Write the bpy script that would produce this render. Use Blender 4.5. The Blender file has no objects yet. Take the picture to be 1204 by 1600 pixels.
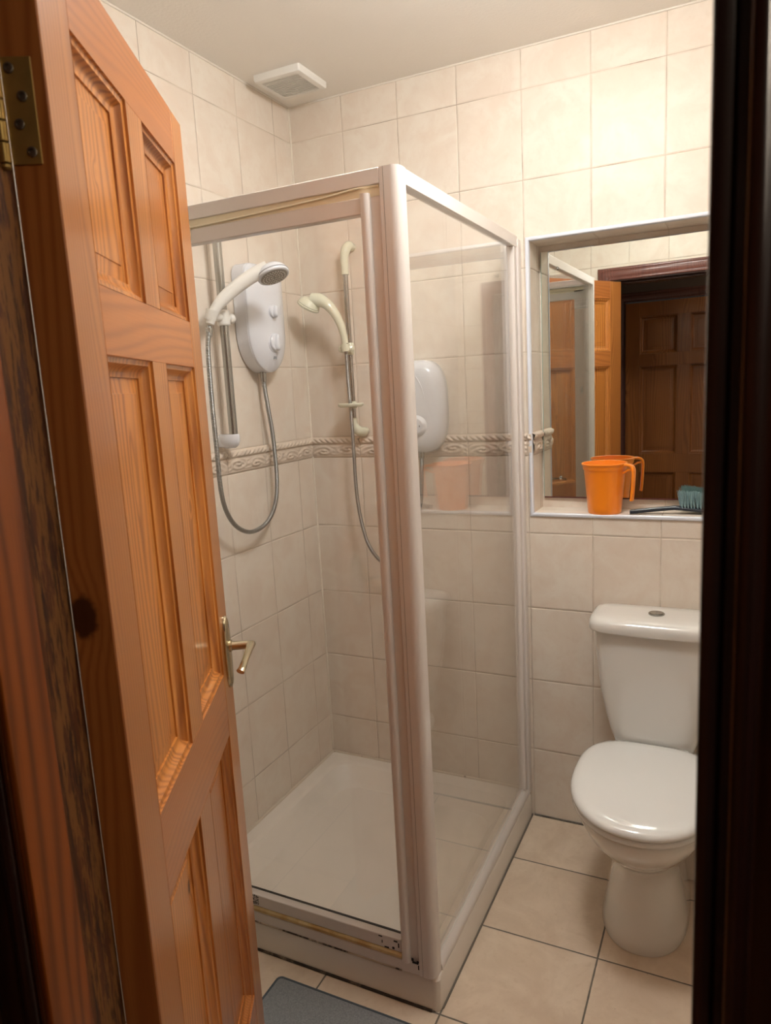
import bpy, bmesh, math, random
from mathutils import Vector, Matrix, noise
random.seed(4)
PI = math.pi
scn = bpy.context.scene
COL = scn.collection

# ------------------------------------------------------------------ camera
cd = bpy.data.cameras.new('camera'); cam = bpy.data.objects.new('camera', cd); COL.objects.link(cam)
cd.sensor_fit = 'VERTICAL'; cd.sensor_height = 36; cd.sensor_width = 27.09
cd.lens = 1120.37 / 1600 * 36
R_ = Vector((0.89922534, 0.4342691, -0.05295402)); U_ = Vector((-0.02644392, 0.17477462, 0.9842533)); F_ = Vector((-0.43668581, 0.8836652, -0.16864555))
M = Matrix((R_, U_, -F_)).transposed().to_4x4(); M.translation = Vector((1.3955, -2.2467, 1.4841))
cam.matrix_world = M
cd.clip_start = 0.02
cd.dof.use_dof = True; cd.dof.focus_distance = 2.0; cd.dof.aperture_fstop = 8.0
scn.camera = cam

# ------------------------------------------------------------------ world, exposure
w = bpy.data.worlds.new('world'); scn.world = w; w.use_nodes = True
w.node_tree.nodes['Background'].inputs[0].default_value = (1, 1, 1, 1)
w.node_tree.nodes['Background'].inputs[1].default_value = 0.02
scn.view_settings.view_transform = 'Standard'; scn.view_settings.look = 'None'
scn.view_settings.gamma = 1; scn.view_settings.use_curve_mapping = False
scn.view_settings.exposure = 0.83
LAMP = 34.0            # emission of the bathroom lamp's diffuser
HALL_FILL = 27.0             # emission of the added, unseen landing fill lamp

# ------------------------------------------------------------------ node helpers
def srgb(h):
    h = h.lstrip('#'); c = [int(h[i:i+2], 16)/255 for i in (0, 2, 4)]
    return tuple(x/12.92 if x <= .04045 else ((x+.055)/1.055)**2.4 for x in c) + (1,)

class NT:
    def __init__(s, name):
        s.m = bpy.data.materials.new(name); s.m.use_nodes = True; s.t = s.m.node_tree
        s.b = s.t.nodes['Principled BSDF']; s.out = s.t.nodes['Material Output']
    def n(s, t, **k):
        x = s.t.nodes.new(t)
        for a, v in k.items(): setattr(x, a, v)
        return x
    def set(s, sock, v):
        if isinstance(v, bpy.types.NodeSocket): s.t.links.new(v, sock)
        else: sock.default_value = v
    def math(s, op, a, b=0.0, c=0.0, clamp=False):
        x = s.n('ShaderNodeMath', operation=op, use_clamp=clamp)
        for i, v in enumerate((a, b, c)): s.set(x.inputs[i], v)
        return x.outputs[0]
    def mix(s, f, a, b):
        x = s.n('ShaderNodeMix', data_type='RGBA'); s.set(x.inputs[0], f); s.set(x.inputs[6], a); s.set(x.inputs[7], b); return x.outputs[2]
    def fmix(s, f, a, b):
        x = s.n('ShaderNodeMix', data_type='FLOAT'); s.set(x.inputs[0], f); s.set(x.inputs[2], a); s.set(x.inputs[3], b); return x.outputs[0]
    def step(s, v, a, b, to0=0.0, to1=1.0):
        x = s.n('ShaderNodeMapRange', interpolation_type='SMOOTHSTEP'); s.set(x.inputs[0], v); x.inputs[1].default_value = a; x.inputs[2].default_value = b
        x.inputs[3].default_value = to0; x.inputs[4].default_value = to1; return x.outputs[0]
    def comb(s, a, b, c):
        x = s.n('ShaderNodeCombineXYZ')
        for i, v in enumerate((a, b, c)): s.set(x.inputs[i], v)
        return x.outputs[0]
    def noise(s, vec, scale, det=2.0, rough=.5, dist=0.0):
        x = s.n('ShaderNodeTexNoise'); s.set(x.inputs['Vector'], vec); x.inputs['Scale'].default_value = scale; x.inputs['Detail'].default_value = det
        x.inputs['Roughness'].default_value = rough; x.inputs['Distortion'].default_value = dist; return x.outputs[0]
    def bump(s, h, dist, strength=1.0, nrm=None):
        x = s.n('ShaderNodeBump'); s.set(x.inputs['Height'], h); x.inputs['Distance'].default_value = dist; x.inputs['Strength'].default_value = strength
        if nrm: s.set(x.inputs['Normal'], nrm)
        return x.outputs[0]
    def p(s, **k):
        for a, v in k.items(): s.set(s.b.inputs[a.replace('_', ' ')], v)

def plain(name, col, rough=.4, metal=0.0, nscale=0, namp=.06, bump=0.0, coat=0.0, bscale=None, spec=.5):
    m = NT(name); c = srgb(col) if isinstance(col, str) else col
    tc = m.n('ShaderNodeTexCoord').outputs['Object']
    nz = m.noise(tc, nscale or 14, 3)
    m.p(Base_Color=m.mix(nz, tuple(x*(1-namp) for x in c[:3])+(1,), tuple(min(1, x*(1+namp)) for x in c[:3])+(1,)), Roughness=rough, Metallic=metal)
    m.b.inputs['Coat Weight'].default_value = coat; m.b.inputs['Coat Roughness'].default_value = .06
    m.b.inputs['Specular IOR Level'].default_value = spec
    if bump: m.p(Normal=m.bump(m.noise(tc, bscale or 60, 3), bump))
    return m.m

def tile_wall(name='wall_tile'):
    m = NT(name)
    g = m.n('ShaderNodeNewGeometry'); sx = m.n('ShaderNodeSeparateXYZ'); m.t.links.new(g.outputs['Position'], sx.inputs[0])
    sn = m.n('ShaderNodeSeparateXYZ'); m.t.links.new(g.outputs['True Normal'], sn.inputs[0])
    X, Y, Z = sx.outputs
    isx = m.math('GREATER_THAN', m.math('ABSOLUTE', sn.outputs[0]), .5); isz = m.math('GREATER_THAN', m.math('ABSOLUTE', sn.outputs[2]), .5)
    ux = m.math('SUBTRACT', X, .001); uy = m.math('ADD', Y, .0993)
    u = m.fmix(isx, ux, uy)
    up = m.math('GREATER_THAN', Z, 1.29)
    vz = m.math('SUBTRACT', Z, m.fmix(up, 1.0, 2.3273))
    du = m.math('PINGPONG', u, .1); dv = m.math('PINGPONG', vz, .12545)
    dvz = m.math('ABSOLUTE', m.math('SUBTRACT', Y, .072))
    dv = m.fmix(isz, dv, dvz)
    wob = m.math('MULTIPLY', m.math('SUBTRACT', m.noise(g.outputs['Position'], 40, 2), .5), .0012)
    d = m.math('ADD', m.math('MINIMUM', du, dv), wob)
    face = m.step(d, .0005, .0014)
    # per-tile tone
    iu = m.math('FLOOR', m.math('DIVIDE', u, .2)); iv = m.math('FLOOR', m.math('DIVIDE', vz, .2509))
    wn = m.n('ShaderNodeTexWhiteNoise'); m.set(wn.inputs['Vector'], m.comb(iu, iv, isx))
    offs = m.n('ShaderNodeVectorMath', operation='MULTIPLY_ADD'); m.set(offs.inputs[0], wn.outputs['Color']); offs.inputs[1].default_value = (7, 7, 7); m.set(offs.inputs[2], g.outputs['Position'])
    n1 = m.noise(offs.outputs[0], 9, 5, .6, .8); n2 = m.noise(offs.outputs[0], 45, 4, .6)
    c = m.mix(m.step(n1, .3, .7), srgb('#e2d3c3'), srgb('#e9dfd1'))
    c = m.mix(m.math('MULTIPLY', m.step(n2, .5, .75), .35), c, srgb('#dccbb9'))
    c = m.mix(m.math('MULTIPLY', wn.outputs['Value'], .18), c, srgb('#decdbc'))
    gd = m.noise(g.outputs['Position'], 5, 3)
    gc = m.mix(m.step(gd, .42, .6), srgb('#d6c7b4'), srgb('#a89683'))
    m.p(Base_Color=m.mix(face, gc, c), Roughness=m.fmix(face, .8, .40))
    m.b.inputs['Specular IOR Level'].default_value = .25
    h = m.math('ADD', m.step(d, .0008, .0045), m.math('MULTIPLY', m.noise(offs.outputs[0], 30, 2), .10))
    m.p(Normal=m.bump(h, .0011, .9))
    return m.m

def tile_floor(name='floor_tile', ox=.793, oy=-.25, s=.315, c1='#cdb79f', c2='#ddcab3', gr='#5d564c'):
    m = NT(name)
    g = m.n('ShaderNodeNewGeometry'); sx = m.n('ShaderNodeSeparateXYZ'); m.t.links.new(g.outputs['Position'], sx.inputs[0])
    X, Y, Z = sx.outputs
    u = m.math('SUBTRACT', X, ox); v = m.math('SUBTRACT', Y, oy)
    wob = m.math('MULTIPLY', m.math('SUBTRACT', m.noise(g.outputs['Position'], 60, 2), .5), .0012)
    d = m.math('ADD', m.math('MINIMUM', m.math('PINGPONG', u, s/2), m.math('PINGPONG', v, s/2)), wob)
    face = m.step(d, .0017, .0027)
    wn = m.n('ShaderNodeTexWhiteNoise'); m.set(wn.inputs['Vector'], m.comb(m.math('FLOOR', m.math('DIVIDE', u, s)), m.math('FLOOR', m.math('DIVIDE', v, s)), 0.0))
    offs = m.n('ShaderNodeVectorMath', operation='MULTIPLY_ADD'); m.set(offs.inputs[0], wn.outputs['Color']); offs.inputs[1].default_value = (5, 5, 5); m.set(offs.inputs[2], g.outputs['Position'])
    c = m.mix(m.step(m.noise(offs.outputs[0], 7, 6, .65, .6), .3, .7), srgb(c1), srgb(c2))
    c = m.mix(m.math('MULTIPLY', m.step(m.noise(offs.outputs[0], 60, 3), .55, .75), .3), c, srgb('#c4ab8e'))
    sp = m.step(m.noise(g.outputs['Position'], 55, 1), .80, .83)
    c = m.mix(m.math('MULTIPLY', sp, .7), c, srgb('#5e4a38'))
    m.p(Base_Color=m.mix(face, m.mix(m.noise(g.outputs['Position'], 14, 3), srgb(gr), srgb('#7a7166')), c), Roughness=m.fmix(face, .85, .33))
    h = m.math('ADD', m.step(d, .0012, .005), m.math('MULTIPLY', m.noise(offs.outputs[0], 22, 3), .15))
    m.p(Normal=m.bump(h, .0012, .9))
    return m.m

def wood(name, along='z', light='#c98444', dark='#935222', knotc='#3a1606', rough=.28, knots=(), coat=.32, worn=None, knot_amt=.62, face=None):
    """knotty pine under varnish; grain runs along one local axis. knots: (x,y,z,ra,rb) ellipsoids in object space"""
    m = NT(name)
    tc = m.n('ShaderNodeTexCoord').outputs['Object']; oi = m.n('ShaderNodeObjectInfo').outputs['Random']
    s = m.n('ShaderNodeSeparateXYZ'); m.t.links.new(tc, s.inputs[0]); X, Y, Z = s.outputs
    if along == 'z': A, B, L = X, Y, Z
    elif along == 'x': A, B, L = Z, Y, X
    else: A, B, L = X, Z, Y
    ro = m.math('MULTIPLY', oi, 13.7)
    # voronoi knots
    vv = m.comb(m.math('MULTIPLY', m.math('ADD', A, ro), 7.5), m.math('MULTIPLY', B, 2.0), m.math('MULTIPLY', m.math('ADD', L, ro), 2.6))
    vo = m.n('ShaderNodeTexVoronoi', feature='F1'); m.set(vo.inputs['Vector'], vv); vo.inputs['Scale'].default_value = 1
    sc = m.n('ShaderNodeSeparateColor'); m.t.links.new(vo.outputs['Color'], sc.inputs[0])
    on = m.math('GREATER_THAN', sc.outputs[0], knot_amt)
    kd = m.math('ADD', vo.outputs['Distance'], m.fmix(on, 1.0, 0.0))
    kd = m.math('ADD', kd, m.math('MULTIPLY', m.math('SUBTRACT', m.noise(tc, 60, 2), .5), .05))
    pull = m.step(kd, 0.0, .34, 1.0, 0.0)
    kn = m.step(kd, .045, .10, 1.0, 0.0)
    for (kx, ky, kz, ra, rb) in knots:
        q = m.comb(m.math('DIVIDE', m.math('SUBTRACT', X, kx), ra), m.math('DIVIDE', m.math('SUBTRACT', Y, ky), ra), m.math('DIVIDE', m.math('SUBTRACT', Z, kz), rb))
        ln = m.n('ShaderNodeVectorMath', operation='LENGTH'); m.set(ln.inputs[0], q)
        dd = m.math('ADD', ln.outputs['Value'], m.math('MULTIPLY', m.math('SUBTRACT', m.noise(tc, 90, 2), .5), .5))
        kn = m.math('MAXIMUM', kn, m.step(dd, .75, 1.15, 1.0, 0.0)); pull = m.math('MAXIMUM', pull, m.step(dd, 0.0, 3.2, 1.0, 0.0))
    # growth rings: long wavy bands
    lv = m.comb(m.math('ADD', A, ro), m.math('ADD', B, ro), m.math('MULTIPLY', L, .10))
    n1 = m.noise(lv, 5.5, 2, .45)
    ph = m.math('ADD', m.math('MULTIPLY', n1, 120.0), m.math('MULTIPLY', m.math('ADD', A, m.math('MULTIPLY', B, .6)), 520.0))
    ph = m.math('ADD', ph, m.math('MULTIPLY', pull, 9.0))
    ring = m.math('MULTIPLY_ADD', m.math('SINE', ph), .5, .5)
    ring = m.math('MULTIPLY', m.math('POWER', ring, 1.8), m.math('MULTIPLY_ADD', m.noise(lv, 22, 2), 1.1, .1))
    fv = m.comb(m.math('MULTIPLY', A, 1.0), m.math('MULTIPLY', B, 1.0), m.math('MULTIPLY', L, .018))
    fib = m.noise(fv, 420, 3, .6)
    tone = m.noise(lv, 3.0, 2)
    c = m.mix(m.math('MULTIPLY', ring, .95), srgb(light), srgb(dark))
    c = m.mix(m.math('MULTIPLY', m.step(tone, .38, .62), .5), c, srgb(dark))
    c = m.mix(m.math('MULTIPLY', m.step(fib, .45, .75), .25), c, srgb(dark))
    c = m.mix(m.math('MULTIPLY', m.step(pull, .45, 1.0), .45), c, srgb(dark))
    c = m.mix(m.math('MULTIPLY', kn, .93), c, srgb(knotc))
    r = rough
    if worn:   # bare, flaking strip between two local y values
        a, b2 = worn
        wn = m.noise(m.comb(m.math('MULTIPLY', Y, 1.0), X, m.math('MULTIPLY', L, .09)), 150, 5, .7)
        inside = m.math('MULTIPLY', m.step(Y, a, a+.012), m.step(wn, .44, .52))
        c = m.mix(m.math('MULTIPLY', inside, .8), c, srgb('#9a6a36'))
        wd = m.step(m.noise(m.comb(Y, X, m.math('MULTIPLY', L, .06)), 260, 4, .7), .52, .62)
        c = m.mix(m.math('MULTIPLY', m.math('MULTIPLY', m.step(Y, a, a+.01), wd), .7), c, srgb('#2a1408'))
        r = m.fmix(inside, rough, .75)
    m.p(Base_Color=c, Roughness=r)
    m.b.inputs['Coat Weight'].default_value = coat; m.b.inputs['Coat Roughness'].default_value = .12
    m.p(Normal=m.bump(m.math('SUBTRACT', fib, m.math('MULTIPLY', kn, .15)), .0004, .5))
    return m.m

def glass_mat(name, tint='#fafcfa'):
    """window glass: straight-through light plus a Fresnel mirror on each face"""
    m = NT(name); m.t.nodes.remove(m.b)
    g = m.n('ShaderNodeNewGeometry'); dot = m.n('ShaderNodeVectorMath', operation='DOT_PRODUCT')
    m.t.links.new(g.outputs['Incoming'], dot.inputs[0]); m.t.links.new(g.outputs['Normal'], dot.inputs[1])
    c = m.math('ABSOLUTE', dot.outputs['Value'])
    fr = m.math('ADD', .042, m.math('MULTIPLY', .958, m.math('POWER', m.math('SUBTRACT', 1.0, c, clamp=True), 5.0)), clamp=True)
    t = m.n('ShaderNodeBsdfTransparent'); t.inputs[0].default_value = srgb(tint)
    gl = m.n('ShaderNodeBsdfGlossy'); gl.inputs['Roughness'].default_value = 0.0; gl.inputs['Color'].default_value = (.97, .98, .97, 1)
    film = m.n('ShaderNodeBsdfDiffuse'); film.inputs[0].default_value = srgb('#cfc9bb')
    mx = m.n('ShaderNodeMixShader'); m.t.links.new(fr, mx.inputs[0]); m.t.links.new(t.outputs[0], mx.inputs[1]); m.t.links.new(gl.outputs[0], mx.inputs[2])
    tc = m.n('ShaderNodeTexCoord').outputs['Object']
    lime = m.math('MULTIPLY_ADD', m.step(m.noise(tc, 6, 5, .7), .45, .8), .03, .015)      # limescale film
    m2 = m.n('ShaderNodeMixShader'); m.t.links.new(lime, m2.inputs[0]); m.t.links.new(mx.outputs[0], m2.inputs[1]); m.t.links.new(film.outputs[0], m2.inputs[2])
    m.t.links.new(m2.outputs[0], m.out.inputs[0]); return m.m

def hose_mat():
    m = NT('chrome_hose'); tc = m.n('ShaderNodeTexCoord').outputs['UV']
    s = m.n('ShaderNodeSeparateXYZ'); m.t.links.new(tc, s.inputs[0])
    rib = m.math('MULTIPLY_ADD', m.math('SINE', m.math('MULTIPLY', s.outputs[1], 2*PI/.0042)), .5, .5)
    m.p(Base_Color=m.mix(rib, srgb('#555756'), srgb('#c4c5c2')), Metallic=.9, Roughness=.3, Normal=m.bump(rib, .0008, .8)); return m.m

def seal_mat(name, base, dirt, lo=.5, hi=.6, scale=22):
    m = NT(name); tc = m.n('ShaderNodeTexCoord').outputs['Object']
    m.p(Base_Color=m.mix(m.step(m.noise(tc, scale, 5, .65), lo, hi), srgb(base), srgb(dirt)), Roughness=.6); return m.m

def emis(name, col, s):
    m = NT(name); m.p(Base_Color=(.9, .9, .9, 1), Emission_Color=col, Emission_Strength=s); return m.m

def mat_cloth():
    m = NT('mat_fabric'); tc = m.n('ShaderNodeTexCoord').outputs['Object']
    s = m.n('ShaderNodeSeparateXYZ'); m.t.links.new(tc, s.inputs[0])
    rib = m.math('MULTIPLY_ADD', m.math('SINE', m.math('ADD', m.math('MULTIPLY', s.outputs[1], 2*PI/.0036), m.math('MULTIPLY', m.noise(tc, 60, 2), 2.5))), .5, .5)
    nz = m.noise(tc, 300, 3, .7); h = m.math('ADD', m.math('MULTIPLY', rib, .22), nz)
    m.p(Base_Color=m.mix(m.step(h, .35, .95), srgb('#74777a'), srgb('#97999b')), Roughness=.95, Normal=m.bump(h, .0016, 1)); return m.m

MT = dict(
    tile=tile_wall(), floor=tile_floor(),
    relief=plain('relief_tile', '#d9c9b8', .3, nscale=30, namp=.1),
    ceil=plain('ceiling_paint', '#f3eee6', .6, nscale=3, namp=.02, bump=.0006, bscale=120),
    hallwall=plain('landing_paint', '#6a564a', .7), hallfloor=wood('landing_boards', 'x', '#7a4a26', '#4d2a14', coat=.1),
    mahog=wood('mahogany_architrave', 'z', '#74453a', '#57302a', knotc='#2a1410', rough=.35, coat=.25, knot_amt=.97),
    wz=wood('pine_vertical', 'z'), wx=wood('pine_horizontal', 'x', '#c2773b', '#9c5a2c', knot_amt=.97),
    wpan=wood('pine_panel', 'z', '#cd8745', '#9c5722', knot_amt=.86),
    wedge=wood('pine_hinge_stile', 'z', knots=[(0, .031, 1.247, .016, .026)], knot_amt=.75),
    jamb=wood('worn_jamb', 'z', '#824719', '#55280d', knotc='#1b0b04', rough=.5, coat=.1, worn=(.055, .1), knot_amt=.9),
    dark=wood('mahogany_shaded', 'z', '#2c130f', '#1b0b07', knotc='#100504', rough=.25, coat=.5, knot_amt=.97),  # shaded copy of the frame mahogany: hall-side shade put into the colour
    darkx=wood('mahogany_stain_head', 'x', '#4a2a22', '#301912', knotc='#100504', rough=.3, coat=.3, knot_amt=.97),
    alu=plain('white_coated_aluminium', '#e2dad4', .3, nscale=4, namp=.02, coat=.3),
    seal=seal_mat('yellowed_seal', '#d0b98a', '#b08a4c', .35, .65, 9), mould=seal_mat('mouldy_silicone', '#8d7a66', '#33281e', .34, .52, 18),
    cream_seal=plain('cream_rubber_seal', '#efe4c8', .5),
    mouldw=seal_mat('white_silicone', '#d5c8b6', '#5b4a3a', .62, .7, 26),
    glass=glass_mat('shower_glass', '#ffffff'), glassedge=plain('green_glass_edge', '#8fb0a4', .1, coat=1),
    tray=plain('tray_acrylic', '#e9e1d6', .22, nscale=5, namp=.03, coat=.3),
    ceramic=plain('white_ceramic', '#e4e2dc', .12, nscale=3, namp=.01, coat=1),
    seat=plain('white_seat_plastic', '#e8e8e4', .18, nscale=3, namp=.01, coat=.8),
    plas=plain('white_plastic', '#e2e4ea', .25, nscale=3, namp=.01, coat=.4),
    plas2=plain('white_plastic_matt', '#e9e6df', .4, nscale=3, namp=.02),
    cream=plain('cream_plastic', '#e0dfc8', .25, nscale=3, namp=.02, coat=.4),
    trimw=plain('white_tile_trim', '#e3e6ee', .25, coat=.3, namp=.01),
    chrome=plain('chrome', '#a9aaa7', .16, 1.0, namp=.02), hose=hose_mat(),
    grey=plain('grey_print', '#8b8d92', .5), nozzle=plain('grey_nozzles', '#8f8b84', .5),
    brass=plain('antique_brass', '#b09456', .36, .7, nscale=40, namp=.25), screw=plain('steel_screw', '#79736a', .35, .9),
    handle=plain('brushed_brass_handle', '#c9bfa4', .22, 1.0, nscale=30, namp=.1),
    orange=None, bristle=plain('teal_bristles', '#90adaf', .6, nscale=200, namp=.3), black=plain('black_plastic', '#1d2530', .35, coat=.2),
    mat=mat_cloth(), matedge=plain('mat_binding', '#4d565c', .9), slot=plain('dark_slot', '#17120f', .8),
    ventgrey=plain('vent_recess', '#7f766b', .8), rubber=plain('dark_mirror_edge', '#5a2c26', .5),
    lamp=emis('lamp_diffuser', (.99, 1.0, .985, 1), LAMP), hall_fill=emis('landing_fill_diffuser', (1.0, .86, .68, 1), HALL_FILL),
)
def orange_mat():
    m = NT('orange_plastic'); m.p(Base_Color=srgb('#ff8f1e'), Roughness=.28)
    m.b.inputs['Subsurface Weight'].default_value = .12; m.b.inputs['Subsurface Radius'].default_value = (.02, .008, .002); m.b.inputs['Coat Weight'].default_value = .3
    return m.m
MT['orange'] = orange_mat()
def mirror_mat():
    m = NT('mirror_silver'); m.p(Base_Color=(.80, .84, .80, 1), Metallic=1.0, Roughness=0.0); return m.m
MT['mirror'] = mirror_mat()

# ------------------------------------------------------------------ mesh helpers
def obj(name, bm, mat, parent=None, loc=None, rot=None, smooth=28, **kw):
    bmesh.ops.recalc_face_normals(bm, faces=bm.faces)
    me = bpy.data.meshes.new(name); bm.to_mesh(me); bm.free()
    for mm in (mat if isinstance(mat, (list, tuple)) else [mat]): me.materials.append(mm)
    if smooth:
        me.shade_smooth(); me.set_sharp_from_angle(angle=math.radians(smooth))
    o = bpy.data.objects.new(name, me); COL.objects.link(o)
    if parent: o.parent = parent
    if loc: o.location = loc
    if rot: o.rotation_euler = rot
    for k, v in kw.items(): o[k] = v
    return o
def struct(name, bm, mat, **k):
    o = obj(name, bm, mat, **k); o['kind'] = 'structure'; return o
def thing(name, label, cat, loc=(0, 0, 0), rotz=0, group=None):
    o = bpy.data.objects.new(name, None); COL.objects.link(o); o.location = loc; o.rotation_euler = (0, 0, rotz); o.empty_display_size = .05
    o['label'] = label; o['category'] = cat
    if group: o['group'] = group
    return o
def tag(o, label, cat, group=None):
    o['label'] = label; o['category'] = cat
    if group: o['group'] = group
    return o
def box(bm, x0, x1, y0, y1, z0, z1, bev=0.0, seg=1, mi=0):
    r = bmesh.ops.create_cube(bm, size=1.0); vs = r['verts']
    for v in vs: v.co = Vector(((x0+x1)/2+v.co.x*(x1-x0), (y0+y1)/2+v.co.y*(y1-y0), (z0+z1)/2+v.co.z*(z1-z0)))
    fs = {f for v in vs for f in v.link_faces}
    for f in fs: f.material_index = mi
    if bev:
        es = list({e for v in vs for e in v.link_edges})
        bmesh.ops.bevel(bm, geom=es, offset=bev, segments=seg, profile=.5, affect='EDGES', clamp_overlap=True)
    return bm
def B(*a, **k): return box(bmesh.new(), *a, **k)
def loft(bm, rings, cap=True, closed=True, mi=0):
    """rings: list of lists of points, same count"""
    vs = [[bm.verts.new(p) for p in r] for r in rings]; n = len(vs[0])
    for a, b in zip(vs, vs[1:]):
        for i in range(n if closed else n-1):
            j = (i+1) % n; f = bm.faces.new((a[i], a[j], b[j], b[i])); f.material_index = mi
    if cap:
        for r in (vs[0][::-1], vs[-1]): f = bm.faces.new(r); f.material_index = mi
    return vs
def frame(d):
    d = d.normalized(); a = Vector((0, 0, 1)) if abs(d.z) < .9 else Vector((1, 0, 0))
    u = d.cross(a).normalized(); return u, d.cross(u).normalized()
def lathe(bm, prof, origin=(0, 0, 0), axis=(0, 0, 1), n=32, mi=0):
    """prof: (radius, height) list along the axis"""
    ax = Vector(axis).normalized(); u, v = frame(ax); o = Vector(origin)
    rings = [[o+ax*h+(u*math.cos(2*PI*i/n)+v*math.sin(2*PI*i/n))*max(r, 1e-5) for i in range(n)] for r, h in prof]
    loft(bm, rings, mi=mi); return bm
def catmull(pts, sub):
    out = []; P = [Vector(p) for p in pts]; P = [P[0]*2-P[1]]+P+[P[-1]*2-P[-2]]
    for i in range(1, len(P)-2):
        for k in range(sub):
            t = k/sub; a, b, c, d = P[i-1], P[i], P[i+1], P[i+2]
            out.append(.5*((2*b)+(c-a)*t+(2*a-5*b+4*c-d)*t*t+(3*b-a-3*c+d)*t**3))
    out.append(P[-2]); return out
def tube(bm, pts, r, n=14, sub=0, uv=False, squash=1.0, up=None, mi=0):
    """sweep; r may be a list at control points; squash flattens one cross axis"""
    m = len(pts); rr = [r]*m if not isinstance(r, (list, tuple)) else list(r)
    if sub:
        q = catmull([(a) for a in pts], sub); qr = []
        for i in range(m-1):
            for k in range(sub):
                t = k/sub; t = t*t*(3-2*t); qr.append(rr[i]*(1-t)+rr[i+1]*t)
        qr.append(rr[-1])
    else: q = [Vector(p) for p in pts]; qr = rr
    tang = [(q[min(i+1, len(q)-1)]-q[max(i-1, 0)]).normalized() for i in range(len(q))]
    u = Vector(up) if up else frame(tang[0])[0]; rings = []; L = 0; Ls = []
    for i, (p, t) in enumerate(zip(q, tang)):
        u = (u-t*u.dot(t)).normalized(); v = t.cross(u)
        rings.append([p+(u*math.cos(2*PI*k/n)+v*math.sin(2*PI*k/n)*squash)*qr[i] for k in range(n)])
        if i: L += (q[i]-q[i-1]).length
        Ls.append(L)
    vs = loft(bm, rings, mi=mi)
    if uv:
        lay = bm.loops.layers.uv.verify(); idx = {}
        for i, r_ in enumerate(vs):
            for k, v_ in enumerate(r_): idx[v_] = (k/n, Ls[i])
        for f in bm.faces:
            for l in f.loops:
                if l.vert in idx: l[lay].uv = idx[l.vert]
    return bm
def sup(cx, cy, z, a, b0, b1, e=2.4, n=48, e2=None):
    """superellipse ring, b0 toward -y (front), b1 toward +y (back)"""
    out = []
    for i in range(n):
        t = 2*PI*i/n; c, s = math.cos(t), math.sin(t); b = b0 if s < 0 else b1; ee = e if s < 0 else (e2 or e)
        out.append((cx+a*math.copysign(abs(c)**(2/ee), c), cy+b*math.copysign(abs(s)**(2/ee), s), z))
    return out

# ------------------------------------------------------------------ room shell
RX, YF, YH, H = 1.62, -1.70, -1.805, 2.4408
T = MT['tile']
bm = bmesh.new(); box(bm, -.12, 2.7, -3.1, .3, -.12, 0); struct('floor', bm, MT['floor'], smooth=0)
struct('ceiling', B(-.12, 2.7, -1.75, .3, H, H+.1), MT['ceil'], smooth=0)
struct('wall_left', B(-.12, 0, YH, .3, 0, H), T, smooth=0)
struct('wall_right', B(RX, RX+.1, YH, 0, 0, H), T, smooth=0)
# back wall with the mirror niche cut into it
NX0, NX1, NZ0, NZ1, ND = .815, 1.56, 1.0655, 1.9035, .13
bm = bmesh.new()
def grid_faces():
    X = [0, NX0, NX1, 1.75]; Z = [0, NZ0, NZ1, H]
    V = {}
    def v(x, y, z):
        k = (round(x, 5), round(y, 5), round(z, 5))
        if k not in V: V[k] = bm.verts.new(k)
        return V[k]
    for i in range(3):
        for j in range(3):
            if i == 1 and j == 1: continue
            bm.faces.new([v(X[i], 0, Z[j]), v(X[i+1], 0, Z[j]), v(X[i+1], 0, Z[j+1]), v(X[i], 0, Z[j+1])])
    a, b, c, d = NX0, NX1, NZ0, NZ1
    bm.faces.new([v(a, ND, c), v(b, ND, c), v(b, ND, d), v(a, ND, d)])
    for p, q in (((a, c), (b, c)), ((b, c), (b, d)), ((b, d), (a, d)), ((a, d), (a, c))):
        bm.faces.new([v(p[0], 0, p[1]), v(q[0], 0, q[1]), v(q[0], ND, q[1]), v(p[0], ND, p[1])])
    # rear shell
    W = .3
    bm.faces.new([v(0, W, 0), v(0, W, H), v(1.75, W, H), v(1.75, W, 0)])
    xs = [0, NX0, NX1, 1.75]
    bm.faces.new([v(x, 0, H) for x in xs]+[v(1.75, W, H), v(0, W, H)])
    bm.faces.new([v(x, 0, 0) for x in xs]+[v(1.75, W, 0), v(0, W, 0)])
    zs = [0, NZ0, NZ1, H]
    bm.faces.new([v(0, 0, z) for z in zs]+[v(0, W, H), v(0, W, 0)])
    bm.faces.new([v(1.75, 0, z) for z in zs]+[v(1.75, W, H), v(1.75, W, 0)])
grid_faces(); struct('wall_back', bm, T, smooth=0)
# door wall with opening
DX0, DX1, DZ = .722, 1.391, 1.992
bm = bmesh.new()
box(bm, -.12, DX0-.024, YH, YF, 0, H); box(bm, DX1+.024, 2.7, YH, YF, 0, H); box(bm, DX0-.024, DX1+.024, YH, YF, DZ+.024, H)
struct('wall_front', bm, T, smooth=0)
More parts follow.
